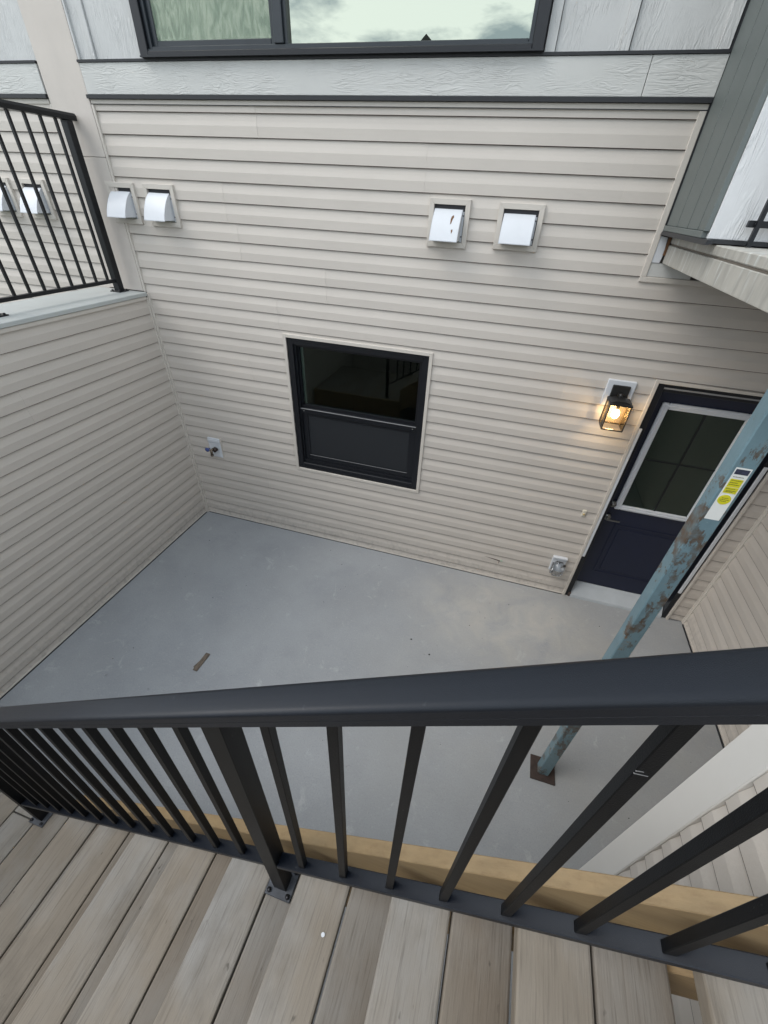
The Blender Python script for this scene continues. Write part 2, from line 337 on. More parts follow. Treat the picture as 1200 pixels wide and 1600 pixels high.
# ------------------------------------------------------------------ lap siding
EXP = .1135; Z0 = .075
PROF = [(0.0, .0155), (.022, .0160), (.48, .0160), (.535, .0148), (.68, .0115), (.84, .0088), (1.0, .0071)]
def pz(t):
    for (a, da), (b, db) in zip(PROF, PROF[1:]):
        if t <= b: return da + (db - da) * (t - a) / (b - a)
    return PROF[-1][1]
def siding(parent, fmap, u0, u1, z0, z1, holes=(), seams=(), seed=0):
    """one object for every length of lap siding course; fmap(u, d, z) gives the point"""
    rnd = random.Random(seed)
    n0 = int(math.floor((z0 - Z0) / EXP + 1e-4)); n1 = int(math.ceil((z1 - Z0) / EXP - 1e-4))
    for n in range(n0, n1):
        a = Z0 + n * EXP; b = a + EXP
        za, zb = max(a, z0), min(b, z1)
        if zb - za < .004: continue
        j0, j1, j2 = (rnd.uniform(-.0009, .0009) for _ in range(3))
        wv = lambda u: (j0 + (j1 - j0) * (u - u0) / (u1 - u0) + j2 * math.sin(3.1 * (u - u0) / (u1 - u0) * 2))
        pair = n // 2
        cuts = sorted({za, zb} | {h[2] for h in holes if za < h[2] < zb} | {h[3] for h in holes if za < h[3] < zb})
        # horizontal seams of the pair
        ss = sorted(s for (pp, s) in seams if pp == pair % 5)
        segs = []
        edges = [u0] + [s for s in ss if u0 + .15 < s < u1 - .15] + [u1]
        for i in range(len(edges) - 1):
            segs.append((edges[i], edges[i + 1] + (.02 if i < len(edges) - 2 else 0), .0 if i % 2 == 0 else -.0014))
        for (sa, sb, doff) in segs:
            # pieces between the openings
            blocks = {}
            for c0, c1 in zip(cuts, cuts[1:]):
                mid = (c0 + c1) / 2; iv = [(sa, sb)]
                for h in holes:
                    if h[2] < mid < h[3]:
                        nv = []
                        for p, q in iv:
                            if h[1] <= p or h[0] >= q: nv.append((p, q)); continue
                            if h[0] > p: nv.append((p, h[0]))
                            if h[1] < q: nv.append((h[1], q))
                        iv = nv
                for p, q in iv:
                    if q - p > .004: blocks.setdefault((p, q), []).append((c0, c1))
            merged = {}
            keys = sorted(blocks)
            groups = []
            for kx in keys:                                # pieces that touch become one object
                for g in groups:
                    if any(not (kx[1] <= o_[0] or kx[0] >= o_[1]) for o_ in g): g.append(kx); break
                else: groups.append([kx])
            for g in groups:
                mb = MB()
                for kx in g:
                    for (c0, c1) in blocks[kx]:
                        ts = sorted({(c0 - a) / EXP, (c1 - a) / EXP} | {t for t, _ in PROF if (c0 - a) / EXP < t < (c1 - a) / EXP})
                        for t0, t1 in zip(ts, ts[1:]):
                            p0, p1 = a + t0 * EXP, a + t1 * EXP
                            d0, d1 = pz(t0) + doff, pz(t1) + doff
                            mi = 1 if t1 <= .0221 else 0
                            nn = max(1, int((kx[1] - kx[0]) / .6))
                            for q in range(nn):
                                ua, ub = kx[0] + (kx[1] - kx[0]) * q / nn, kx[0] + (kx[1] - kx[0]) * (q + 1) / nn
                                mb.face([fmap(ua, d0, p0 + wv(ua)), fmap(ub, d0, p0 + wv(ub)), fmap(ub, d1, p1 + wv(ub)), fmap(ua, d1, p1 + wv(ua))], mi)
                        if c0 <= a + 1e-6:                  # underside of the lap
                            for q in range(nn):
                                ua, ub = kx[0] + (kx[1] - kx[0]) * q / nn, kx[0] + (kx[1] - kx[0]) * (q + 1) / nn
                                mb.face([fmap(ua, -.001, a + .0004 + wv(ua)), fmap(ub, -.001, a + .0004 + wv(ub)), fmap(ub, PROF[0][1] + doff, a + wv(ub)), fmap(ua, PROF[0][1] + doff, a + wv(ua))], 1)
                        for uu in kx:                        # closed ends
                            poly = [fmap(uu, -.001, c0)] + [fmap(uu, pz(min(max((zz - a) / EXP, 0), 1)) + doff, zz) for zz in [a + t * EXP for t in ts]] + [fmap(uu, -.001, c1)]
                            mb.face(poly, 0)
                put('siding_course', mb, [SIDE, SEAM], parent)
def core(parent, fbox, u0, u1, z0, z1, holes, name='wall_core', m_=SOFF):
    us = sorted({u0, u1} | {h[0] for h in holes if u0 < h[0] < u1} | {h[1] for h in holes if u0 < h[1] < u1})
    zs = sorted({z0, z1} | {h[2] for h in holes if z0 < h[2] < z1} | {h[3] for h in holes if z0 < h[3] < z1})
    mb = MB()
    for c, d in zip(zs, zs[1:]):
        run = None
        for a, b in zip(us, us[1:]):
            ins = any(h[0] <= (a + b) / 2 <= h[1] and h[2] <= (c + d) / 2 <= h[3] for h in holes)
            if not ins: run = (run[0], b) if run else (a, b)
            if (ins or b == us[-1]) and run: fbox(mb, run[0], run[1], c, d); run = None
    return put(name, mb, m_, parent)
back = lambda u, d, z: (u, -d, z)
leftm = lambda u, d, z: (d, -u, z)
H1, HB0, HB1 = 2.255, 3.445, 3.592

# ------------------------------------------------------------------ the ground
structure(put('ground', B(-400, 400, -400, 400, -.6, -.35), GROUND))
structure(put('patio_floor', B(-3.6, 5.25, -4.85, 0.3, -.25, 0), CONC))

# ------------------------------------------------------------------ back wall of the house
house = thing('house_wall', (2.5, 0, 0), 'tall house wall of beige lap siding with a black framed window and a navy door', 'house wall')
WIN = (1.272, 2.458, .862, 2.072); DOOR = (4.028, 4.935, 0.0, 2.092); UWIN = (.503, 2.882, 3.606, 4.95)
vents = [(2.365, 2.620, 2.757, 3.006), (2.790, 3.055, 2.768, 3.002), (-.073, .172, 2.752, 2.995), (.252, .508, 2.749, 2.998)]
holes = [WIN, DOOR, (3.684, 6, 2.672, 3.5)] + [(v[0] + .02, v[1] - .02, v[2] + .02, v[3] - .02) for v in vents]
siding(house, back, .018, 5.09, .012, 3.40, holes, seams=[(0, 1.62), (1, 3.05), (2, .88), (3, 2.30), (4, 1.2), (1, .95), (3, 3.45)])
core(house, lambda mb, a, b, c, d: mb.box(a, b, .0, .22, c, d), -.34, 5.3, -.2, 5.6, [(WIN[0] - .0, WIN[1], WIN[2], WIN[3]), DOOR, UWIN])
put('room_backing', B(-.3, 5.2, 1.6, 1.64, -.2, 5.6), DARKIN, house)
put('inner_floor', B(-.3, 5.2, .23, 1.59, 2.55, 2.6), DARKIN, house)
put('j_channel', MB().box(.0, 3.714, -.022, -.001, 3.398, 3.424, bev=.002).box(.0, 3.714, -.0235, -.0222, 3.3985, 3.4025, 1), [TRIM, FLASH], house)
put('j_channel', B(3.682, 3.7135, -.024, -.001, 2.690, 3.398, bev=.002), TRIM, house)
put('j_channel', B(3.682, 5.08, -.024, -.001, 2.662, 2.690, bev=.002), TRIM, house)
put('j_channel', B(.0, .018, -.026, -.001, H1 + .03, 3.398, bev=.002), TRIM, house)
put('starter_strip', MB().box(.03, 4.0, -.019, -.001, .008, .020).box(.03, 4.0, -.0195, .0, .0003, .0075, 1), [TRIM, FLASH], house)
put('corner_trim', MB().box(.017, .040, -.026, -.001, .002, H1 + .02, bev=.002), TRIM, house)
put('corner_trim', MB().box(5.070, 5.094, -.026, -.001, .002, 2.66, bev=.002), TRIM, house)
# band board with black flashings
for a, b in ((.0, 3.392), (3.3945, 3.72)):
    put('band_board', B(a, b, -.030, -.001, HB0, HB1 - .004, bev=.002), BAND, house)
put('drip_flashing', MB().box(-.006, 3.715, -.040, -.001, 3.4245, HB0 - .0015).box(-.006, 3.715, -.036, -.001, HB1 - .003, HB1 + .009), FLASH, house)
# upper cladding: panels and battens
for a, b in ((.0, .137), (.139, .500), (2.936, 3.278), (3.281, 3.71)):
    put('cladding_panel', B(a, b, -.012, -.001, HB1 + .0095, 5.6, bev=.001), CLAD, house)
put('cladding_panel', B(.50, 2.936, -.012, -.001, 4.99, 5.6), CLAD, house)
for a, b in ((.0, .014), (2.884, 2.934), (3.236, 3.277), (3.66, 3.71)):
    put('batten', B(a, b, -.027, -.0125, HB1 + .0095, 5.6, bev=.0015), CLAD, house)
put('batten', B(.105, .136, -.024, -.0125, HB1 + .0095, 5.6, bev=.0015), CLAD, house)
# pilaster between the two homes
for a, b in ((2.29, 3.128), (3.1305, 5.6)): put('pilaster_panel', B(-.338, -.002, -.028, 0, a, b, bev=.002), PIL, house)
# flashing and board scrap where the deck meets the wall
put('white_flashing', MB().prism([(3.7145, 2.762), (3.757, 2.762), (3.761, 2.80), (3.752, 2.885), (3.7145, 2.89)], 'y', -.02, -.006), WHITE, house)
put('board_scrap', B(3.7145, 3.95, -.016, -.002, 2.692, 2.760), BAND, house)
# torn spot in a low siding course
put('siding_tear', MB().prism([(3.20, .262), (3.37, .235), (3.335, .252)], 'y', -.0172, -.0165).prism([(3.345, .20), (3.352, .25), (3.343, .25)], 'y', -.0174, -.0166), SEAM, house)
put('torn_flap', MB().prism([(3.355, .243), (3.378, .236), (3.375, .262), (3.358, .258)], 'y', -.021, -.016), mat('pale_green_paper', (.42, .50, .40), .7), house)

# lower window ------------------------------------------------------
w = put('window', MB().frame(WIN[0] - .026, WIN[1] + .026, WIN[2] - .024, WIN[3] + .024, .026, -.024, -.001, bev=.002), TRIM, house, 'black framed lower window with a beige surround')
x0, x1, z0, z1 = WIN
put('window_frame', MB().frame(x0, x1, z0, z1, .050, -.012, .075, 0, wb=.060, bev=.002).frame(x0 + .050, x1 - .050, z0 + .060, z1 - .050, .016, .012, .08, 0, wb=.03)
    .box(x0 + .04, x1 - .04, -.020, -.010, z1 - .020, z1 - .012).box(x0 + .04, x1 - .04, -.018, -.010, z0 + .018, z0 + .028), WINF, w)
put('upper_sash', MB().frame(x0 + .066, x1 - .066, 1.455, z1 - .066, .014, .040, .070, 0, wb=.045), WINF, w)
put('meeting_rail', MB().box(x0 + .052, x1 - .052, .014, .046, 1.425, 1.472, bev=.004).box(x0 + .06, x1 - .06, .010, .0135, 1.466, 1.4715, 1), [WINF, GASK], w)
put('lower_sash', MB().frame(x0 + .066, x1 - .066, z0 + .09, 1.425, .050, .026, .060, 0, wb=.05, wt=.02, bev=.002).box(x0 + .11, x1 - .11, .0235, .0255, z0 + .139, z0 + .1425, 1), [WINF, GASK], w)
put('insect_screen', B(x0 + .116, x1 - .116, .034, .036, z0 + .14, 1.405), SCRN, w)
put('pane', B(x0 + .080, x1 - .080, .056, .060, 1.50, z1 - .080), GL_LO, w)
put('jamb_reflection_strip', B(x0 + .080, x0 + .104, .062, .066, 1.50, z1 - .082), mat('pale_jamb_reflection', (.42, .48, .47), .5), w)  # pale strip painted for the jamb's reflection at the pane's left edge
for xs_ in (x0 + .09, x1 - .09): put('screw', MB().cyl((xs_, .0125, 1.448), .005, .004, 'y', 8), CHROME, w)

# upper window ------------------------------------------------------
uw = put('window', MB().frame(.505, 2.880, 3.606, 4.95, .058, -.060, .06, 0, wb=.020, bev=.003)
         .box(.505, 2.880, -.064, -.001, 3.601, 3.608), WINF, house, 'wide upper window with charcoal frame reflecting the cloudy sky')
put('window_frame', MB().frame(.563, 2.822, 3.626, 4.93, .022, -.040, .05, 0, wb=.022, bev=.003).box(.563, 2.822, -.052, -.0405, 3.6262, 3.634), WINF2, uw)
put('sliding_sash', MB().frame(.585, 1.405, 3.648, 4.90, .030, -.020, .02, 0, wb=.026, bev=.003), WINF2, uw)
put('mullion', MB().box(1.405, 1.462, -.046, .04, 3.648, 4.90, bev=.003).box(1.462, 1.482, -.030, .03, 3.648, 4.90, bev=.002), WINF2, uw)
put('insect_screen', B(.615, 1.375, -.012, -.0105, 3.674, 4.874), SCRU, uw)
put('pane', B(.615, 1.375, .0, .004, 3.674, 4.874), GL_UP, uw)
put('pane', B(1.482, 2.80, -.004, .0, 3.648, 4.908), GL_UP, uw)
put('blind', B(.62, 1.37, .05, .056, 3.674, 4.874), BLIND, uw)

# door --------------------------------------------------------------
d = put('door', MB().box(4.082, 4.888, .080, .125, .135, 2.030, bev=.002), NAVY, house, 'navy door with a white framed four pane window')
put('door_frame', MB().box(4.030, 4.074, -.012, .14, .0, 2.09, bev=.002).box(4.894, 4.936, -.012, .14, .0, 2.09, bev=.002).box(4.074, 4.894, -.004, .14, 2.036, 2.09, bev=.002)
    .box(4.074, 4.083, .062, .078, .13, 2.036).box(4.887, 4.894, .062, .078, .13, 2.036), WINF, d)
put('head_flashing', MB().box(4.05, 4.92, -.010, -.0055, 2.058, 2.068), GASK, d)
put('j_channel', MB().box(4.006, 4.028, -.026, -.001, .0, 2.114, bev=.002).box(4.937, 4.958, -.026, -.001, .0, 2.114, bev=.002).box(4.028, 4.937, -.026, -.001, 2.093, 2.114, bev=.002), TRIM, d)
put('brick_mould', B(4.031, 4.052, -.024, -.0125, .52, 1.765, bev=.002), WHITE, d, 'white casing strip left of the door')
put('brick_mould', B(4.895, 4.920, -.024, -.0125, .34, 1.625, bev=.002), WHITE, d, 'white casing strip right of the door')
put('sill', MB().prism([(-.03, .0), (.13, .0), (.13, .12), (.078, .132), (-.022, .028)], 'x', 4.076, 4.892, bev=.002), mat('pale_sill', (.40, .43, .45), .4, var=.08), d)
put('glass_frame', MB().frame(4.133, 4.715, 1.020, 1.946, .046, .056, .0795, 0, bev=.006).frame(4.145, 4.703, 1.032, 1.934, .014, .050, .058, 0, bev=.003), WHITE, d)
for a, b in ((4.180, 4.420), (4.432, 4.668)):
    for c, e in ((1.068, 1.494), (1.506, 1.899)):
        put('pane', B(a, b, .070, .0785, c, e), GL_LO, d)
for a, b in ((4.180, 4.420), (4.432, 4.668)):
    for c, e in ((1.068, 1.494), (1.506, 1.899)): put('pane_backing', B(a, b, .0788, .0796, c, e), mat('room_behind_door', (.24, .255, .235), .9), d)
put('muntin', MB().box(4.4205, 4.4315, .064, .076, 1.067, 1.899).box(4.18, 4.4202, .065, .076, 1.4945, 1.5055).box(4.4318, 4.668, .065, .076, 1.4945, 1.5055), WINF, d)
put('door_panel', MB().frame(4.20, 4.77, .30, .865, .012, .074, .0805, 0, bev=.002).box(4.245, 4.725, .0745, .0805, .345, .820, bev=.004), NAVY, d)
put('deadbolt', MB().cyl((4.112, .068, 1.062), .028, .024, 'y', 20).cyl((4.112, .052, 1.062), .018, .012, 'y', 20), CHROME, d)
put('lever_handle', MB().cyl((4.112, .070, .925), .030, .018, 'y', 20).cyl((4.112, .050, .925), .011, .030, 'y', 12).box(4.104, 4.215, .032, .044, .908, .922, bev=.003), CHROME, d)
put('corner_seal', B(4.055, 4.078, -.02, .03, .0, .05), SEAM, d)

# ------------------------------------------------------------------ vent hoods
def vent(v, label, group, stained=False):
    cx = (v[0] + v[1]) / 2; wd = v[1] - v[0]; hh = v[3] - v[2]
    t = thing('vent_hood', (cx, 0, v[2]), label, 'vent hood', group)
    mb = MB(); a, b, c, e = v; q = .030
    for pts in ([(a, c), (b, c), (b - q, c + q), (a + q, c + q)], [(b, c), (b, e), (b - q, e - q), (b - q, c + q)], [(b, e), (a, e), (a + q, e - q), (b - q, e - q)], [(a, e), (a, c), (a + q, c + q), (a + q, e - q)]):
        mb.prism(pts, 'y', -.032, -.002, bev=.0015)
    put('mounting_frame', mb, TRIM, t)
    a2, b2, c2, e2 = a + q + .002, b - q - .002, c + q + .001, e - q - .001
    put('dark_recess', B(a2, b2, -.012, -.002, c2, e2), mat('recess_grey', (.035, .035, .04), .6) if 'recess_grey' not in bpy.data.materials else bpy.data.materials['recess_grey'], t)
    f = put('flange', B(a2 + .002, b2 - .002, -.020, -.0125, c2 + .001, e2 - .030, bev=.001), WHITE, t)
    for q_ in ((b2 - .007, e2 - .05), (b2 - .007, c2 + .03), (a2 + .003, e2 - .036)): put('screw', MB().cyl((q_[0], -.0215, q_[1]), .004, .003, 'y', 8), SCREWM, f)
    # curved cowl
    top = e2 - .020; bot = c2 + .010; H = top - bot
    pf = [(.021, 0), (.030, .03), (.052, .14), (.078, .32), (.099, .52), (.118, .74), (.134, 1.0)]
    pr = [(-dd, top - t_ * H) for dd, t_ in pf]
    a3, b3 = a2 + .003, b2 - .012
    mb = MB()
    for (y0_, z0_), (y1_, z1_) in zip(pr, pr[1:]):
        pass
        mb.face([(a3 + .003, y0_ + .003, z0_), (b3 - .003, y0_ + .003, z0_), (b3 - .003, y1_ + .003, z1_), (a3 + .003, y1_ + .003, z1_)])
    k0 = len(mb.v)
    for (y_, z_) in pr: mb.v += [(a3, y_, z_), (b3, y_, z_)]
    for i in range(len(pr) - 1): mb.f.append([k0 + 2 * i, k0 + 2 * i + 2, k0 + 2 * i + 3, k0 + 2 * i + 1]); mb.mi.append(0); mb.sm.append(True)
    for xx, s_ in ((a3, .0025), (b3, -.0025)):
        mb.prism([(y_, z_) for y_, z_ in pr] + [(-.021, bot)], 'x', xx, xx + s_)
    mb.box(a3, b3, -.135, -.132, bot - .004, bot + .001)
    put('cowl', mb, WHITE, t)
    g = MB().box(a3 + .004, b3 - .004, -.070, -.066, c2 + .002, bot + .02)
    for i in range(12): g.box(a3 + .008 + i * (b3 - a3 - .016) / 12, a3 + .010 + i * (b3 - a3 - .016) / 12, -.074, -.0702, c2 + .004, bot + .018)
    g.box(a3 + .004, b3 - .004, -.0655, -.0205, c2 + .004, c2 + .007)
    put('grille', g, mat('grey_green_grille', (.26, .27, .22), .6) if 'grey_green_grille' not in bpy.data.materials else bpy.data.materials['grey_green_grille'], t)
    if stained:
        def cy(z_):
            t_ = (top - z_) / H
            for (d0, t0), (d1, t1) in zip(pf, pf[1:]):
                if t0 <= t_ <= t1: return -(d0 + (d1 - d0) * (t_ - t0) / (t1 - t0)) - .0012
            return -.14
        for poly in ([(.022, .150), (.026, .164), (.036, .170), (.040, .160), (.034, .148), (.030, .128), (.024, .124)], [(.036, .096), (.044, .102), (.046, .090), (.040, .078)]):
            st = MB()
            for k_ in range(1, len(poly) - 1):
                st.face([(cx + q_[0], cy(v[2] + q_[1]), v[2] + q_[1]) for q_ in (poly[0], poly[k_], poly[k_ + 1])])
            put('paint_chip', st, BROWN, t)
vent(vents[0], 'white vent hood with brown chips in its paint, left of the right hand pair', 'white vent hoods on the house wall', True)
vent(vents[1], 'clean white vent hood on the right of the pair nearest the deck', 'white vent hoods on the house wall')
vent(vents[2], 'white vent hood that overlaps the smooth pilaster', 'white vent hoods on the house wall')
vent(vents[3], 'white vent hood just right of the one that overlaps the pilaster', 'white vent hoods on the house wall')

# ------------------------------------------------------------------ lantern, tap, outlet, bell
L = thing('wall_lantern', (3.81, 0, 1.89), 'lit black wall lantern with clear glass on a white block beside the door', 'wall lantern')
put('mounting_block', MB().box(3.718, 3.900, -.034, -.002, 1.900, 2.080, bev=.004), WHITE, L)
put('back_plate', MB().box(3.755, 3.868, -.052, -.0345, 1.93, 2.052, bev=.004), WARMG, L)
put('arm', MB().box(3.800, 3.824, -.115, -.0525, 1.985, 2.005, bev=.003).cyl((3.812, -.10, 2.000), .013, .03, 'z', 12), WARMG, L)
LX, LY, LB, LT = 3.812, -.135, 1.795, 1.965; HW = .067
put('roof', MB().box(LX - HW - .006, LX + HW + .006, LY - HW - .006, LY + HW + .006, LT, LT + .012, bev=.002).prism([(LX - HW, LT + .012), (LX + HW, LT + .012), (LX + .03, LT + .026), (LX - .03, LT + .026)], 'y', LY - .05, LY + .05), WARMG, L)
mb = MB()
for sx in (-1, 1):
    for sy in (-1, 1): mb.box(LX + sx * HW - .0035, LX + sx * HW + .0035, LY + sy * HW - .0035, LY + sy * HW + .0035, LB, LT)
for sy in (-1, 1): mb.box(LX - HW, LX + HW, LY + sy * HW - .003, LY + sy * HW + .003, LB - .005, LB + .003)
for sx in (-1, 1): mb.box(LX + sx * HW - .003, LX + sx * HW + .003, LY - HW, LY + HW, LB - .005, LB + .003)
put('cage', mb, WARMG, L)
for sx in (-1, 1): put('glass_pane', B(LX + sx * (HW - .004) - .001, LX + sx * (HW - .004) + .001, LY - HW + .004, LY + HW - .004, LB + .004, LT - .001), GL_LAMP, L)
for sy in (-1, 1): put('glass_pane', B(LX - HW + .006, LX + HW - .006, LY + sy * (HW - .004) - .001, LY + sy * (HW - .004) + .001, LB + .004, LT - .001), GL_LAMP, L)
put('socket', MB().cyl((LX, LY, LT - .022), .011, .044, 'z', 12), WARMG, L)
put('bulb', MB().sph((LX, LY, LT - .078), .026, 1, 1, 1.25), BULB, L)
pl = bpy.data.lights.new('lantern_light', 'POINT'); plo = bpy.data.objects.new('lantern_light', pl); COL.objects.link(plo)
pl.energy = 0.6; pl.color = (1, .72, .38); pl.shadow_soft_size = .03; plo.parent = L; plo.location = Vector((LX, LY, LT - .078 - .045)) - ORG[L.name]

T = thing('garden_tap', (.343, 0, .79), 'garden tap on a white plate low on the siding near the left corner', 'tap')
put('wall_plate', MB().box(.272, .412, -.028, -.002, .792, 1.004, bev=.004).box(.285, .398, -.032, -.0285, .805, .955, bev=.003).box(.275, .41, -.036, -.0285, .962, .990, bev=.003), WHITE, T)
put('j_channel', B(.4125, .426, -.027, -.002, .785, 1.010, bev=.001), TRIM, T)
put('tap_body', MB().cyl((.345, -.065, .900), .014, .07, 'y', 12).cyl((.345, -.098, .880), .013, .055, 'z', 12).cyl((.345, -.098, .848), .016, .012, 'z', 12), BRASS, T)
put('tap_handle', MB().cyl((.315, -.115, .915), .022, .010, 'y', 10).cyl((.318, -.095, .912), .006, .04, 'y', 8), BLUEH, T)
put('vacuum_breaker', MB().cyl((.378, -.075, .905), .020, .035, 'y', 14), mat('dark_brown_metal', (.05, .035, .03), .4, metal=.5), T)

O = thing('outdoor_outlet', (3.86, 0, .26), 'outdoor power outlet under a clear bubble cover low beside the door', 'power outlet')
put('box', MB().box(3.800, 3.925, -.030, -.002, .285, .440, bev=.003).box(3.800, 3.925, -.045, -.002, .4405, .462, bev=.003), WHITE, O)
put('socket', MB().box(3.832, 3.893, -.036, -.0305, .305, .425, bev=.002).box(3.85, 3.856, -.0375, -.036, .38, .40, 1).box(3.868, 3.874, -.0375, -.036, .38, .40, 1), [WHITE, SCREWM], O)
bm = bmesh.new(); bmesh.ops.create_cube(bm, size=1)
for v in bm.verts: v.co = Vector((3.8625 + v.co.x * .115, -.072 + v.co.y * .075, .352 + v.co.z * .165))
bmesh.ops.bevel(bm, geom=bm.edges[:], offset=.025, segments=3, affect='EDGES')
put('bubble_cover', MB().bm(bm, 0, True), GL_BUB, O)
Bl = thing('doorbell', (3.905, 0, .94), 'small cream doorbell button on the siding left of the door handle', 'doorbell')
put('base', B(3.889, 3.921, -.026, -.010, .938, 1.002, bev=.006, seg=2), mat('cream_plastic', (.62, .58, .48), .4), Bl)
put('button', MB().cyl((3.905, -.028, .965), .009, .006, 'y', 14), mat('yellowed_button', (.55, .42, .2), .4), Bl)

# ------------------------------------------------------------------ left parapet wall with cap
P = thing('parapet_wall', (-.2, -2, 0), 'left boundary wall of grey beige lap siding under a pale membrane cap', 'boundary wall')
siding(P, leftm, .040, 4.7, .012, H1 - .026, seams=[(0, 2.2), (2, 1.3), (3, 3.1), (1, 3.6)], seed=3)
core(P, lambda mb, a, b, c, d: mb.box(-.40, -.001, -b, -a, c, d), .0, 4.85, -.2, H1, [])
put('starter_strip', MB().box(.001, .020, -4.7, -.04, .011, .022, bev=.001).box(.001, .0205, -4.7, -.04, .0005, .0105, 1), [TRIM, FLASH], P)
put('corner_trim', B(.001, .026, -.040, -.0265, .002, H1 - .01, bev=.002), TRIM, P)
put('top_j_channel', B(.001, .024, -4.7, -.041, H1 - .026, H1 - .001, bev=.002), TRIM, P)
put('cap', MB().box(-.46, .030, -4.85, -.030, H1 + .0015, H1 + .030, bev=.003), CAPM, P)

# left railing on the cap
def railing_post(name, parent, x, y, z0, z1, wd=.05, pw=.09):
    p = put(name, B(x - wd / 2, x + wd / 2, y - wd / 2, y + wd / 2, z0 + .005, z1, bev=.002), BLK, parent)
    put('base_plate', B(x - pw / 2, x + pw / 2, y - pw / 2, y + pw / 2, z0 + .0005, z0 + .008, bev=.001), BLK if name != 'stair_post' else GALV, p)
    for sx in (-1, 1):
        for sy in (-1, 1): put('bolt', MB().cyl((x + sx * pw * .36, y + sy * pw * .36, z0 + .012), .0075, .009, 'z', 8), SCREWM, p)
    return p
PR = thing('parapet_railing', (-.17, -1.5, H1 + .03), 'black metal railing standing on the cap of the left boundary wall', 'railing')
zc = H1 + .030; XR = -.165
put('top_rail', MB().prism([(XR - .030, 3.312), (XR + .030, 3.312), (XR + .034, 3.335), (XR + .024, 3.350), (XR - .024, 3.350), (XR - .034, 3.335)], 'y', -4.6, -.045), BLK, PR)
put('bottom_rail', MB().box(XR - .016, XR + .016, -4.6, -.085, 2.352, 2.376, bev=.002), BLK, PR)
railing_post('post', PR, XR, -.105, zc, 3.311, .052, .098)
railing_post('post', PR, XR, -1.13, zc, 3.311, .052, .11)
railing_post('post', PR, XR, -2.9, zc, 3.311, .052, .098)
bal = put('baluster', B(XR - .008, XR + .008, -.198, -.182, 2.377, 3.311), BLK, PR)
yy = -.19
for i in range(1, 38):
    yy = -.19 - i * .1085
    if min(abs(yy + 1.13), abs(yy + 2.9)) < .045: continue
    dup(bal, PR, (0, -i * .1085, 0))

# ------------------------------------------------------------------ neighbour's wall to the left
N = thing('neighbour_wall', (-2, 0, 0), 'neighbouring house wall of beige siding seen through the left railing', 'house wall')
nh = [(-.905, -.655, 2.737, 2.985), (-1.255, -1.005, 2.737, 2.985)]
siding(N, back, -3.6, -.352, .012, 3.40, [(v[0] + .02, v[1] - .02, v[2] + .02, v[3] - .02) for v in nh], seams=[(1, -1.6), (3, -2.2), (4, -1.1)])
core(N, lambda mb, a, b, c, d: mb.box(a, b, .0, .22, c, d), -3.6, -.341, -.2, 5.6, [])
put('j_channel', MB().box(-3.6, -.352, -.022, -.001, 3.398, 3.424, bev=.002).box(-.352, -.338, -.026, -.001, 2.29, 3.398, bev=.002), TRIM, N)
put('band_board', B(-3.6, -.350, -.030, -.001, HB0, HB1 - .004, bev=.002), BAND, N)
put('drip_flashing', MB().box(-3.6, -.346, -.040, -.001, 3.4245, HB0 - .0015).box(-3.6, -.346, -.036, -.001, HB1 - .003, HB1 + .009), FLASH, N)
for a, b in ((-.69, -.341), (-1.1, -.693), (-3.6, -1.103)):
    put('cladding_panel', B(a, b, -.012, -.001, HB1 + .0095, 5.6, bev=.001), CLAD, N)
put('batten', B(-.735, -.694, -.027, -.0125, HB1 + .0095, 5.6, bev=.0015), CLAD, N)
vent(nh[0], 'white vent hood on the neighbouring wall, behind the railing bars and nearer its post', 'white vent hoods on the neighbouring wall')
vent(nh[1], 'white vent hood on the neighbouring wall at the left edge of the photo', 'white vent hoods on the neighbouring wall')

# ------------------------------------------------------------------ right wall under the deck
XW = 5.095
rightm = lambda u, d, z: (XW - d, -u, z)
RW = thing('patio_side_wall', (XW, -1.3, 0), 'right side wall of lap siding in the shade under the deck, beside the navy door', 'side wall')
siding(RW, rightm, .030, 2.6, .012, 2.70, seams=[(1, 1.2), (3, .8)], seed=5)
core(RW, lambda mb, a, b, c, d: mb.box(XW + .001, XW + .25, -b, -a, c, d), .0, 2.62, -.2, 2.70, [])
put('corner_trim', B(XW - .024, XW - .002, -.050, -.027, .002, 2.69, bev=.002), TRIM, RW)
put('starter_strip', MB().box(XW - .020, XW - .001, -2.6, -.05, .014, .030, bev=.001).box(XW - .026, XW - .001, -2.6, -.05, .0005, .012, 1), [TRIM, FLASH], RW)

# wall carrying the stair landing
XS = 3.765
stairm = lambda u, d, z: (XS - d, -u, z)
SW = thing('landing_support_wall', (XS, -3.4, 0), 'lap siding wall with a wide smooth corner board below the stair at lower right', 'support wall')
siding(SW, stairm, 2.585, 4.6, .012, 2.13, seed=9)
core(SW, lambda mb, a, b, c, d: mb.box(XS + .001, XS + .16, -b, -a, c, d), 2.52, 4.6, -.2, 2.13, [])
core(SW, lambda mb, a, b, c, d: mb.box(a, b, -2.66, -2.51, c, d), XS + .161, XW - .03, .0, 2.13, [])
put('corner_board', MB().box(XS - .022, XS + .06, -2.584, -2.487, .004, 2.13, bev=.003), mat('pale_corner_board', (.66, .64, .60), .5, var=.03, vscale=3), SW)
put('return_board', MB().box(XS + .061, XW - .04, -2.5095, -2.490, .004, 2.13), SIDE, SW)

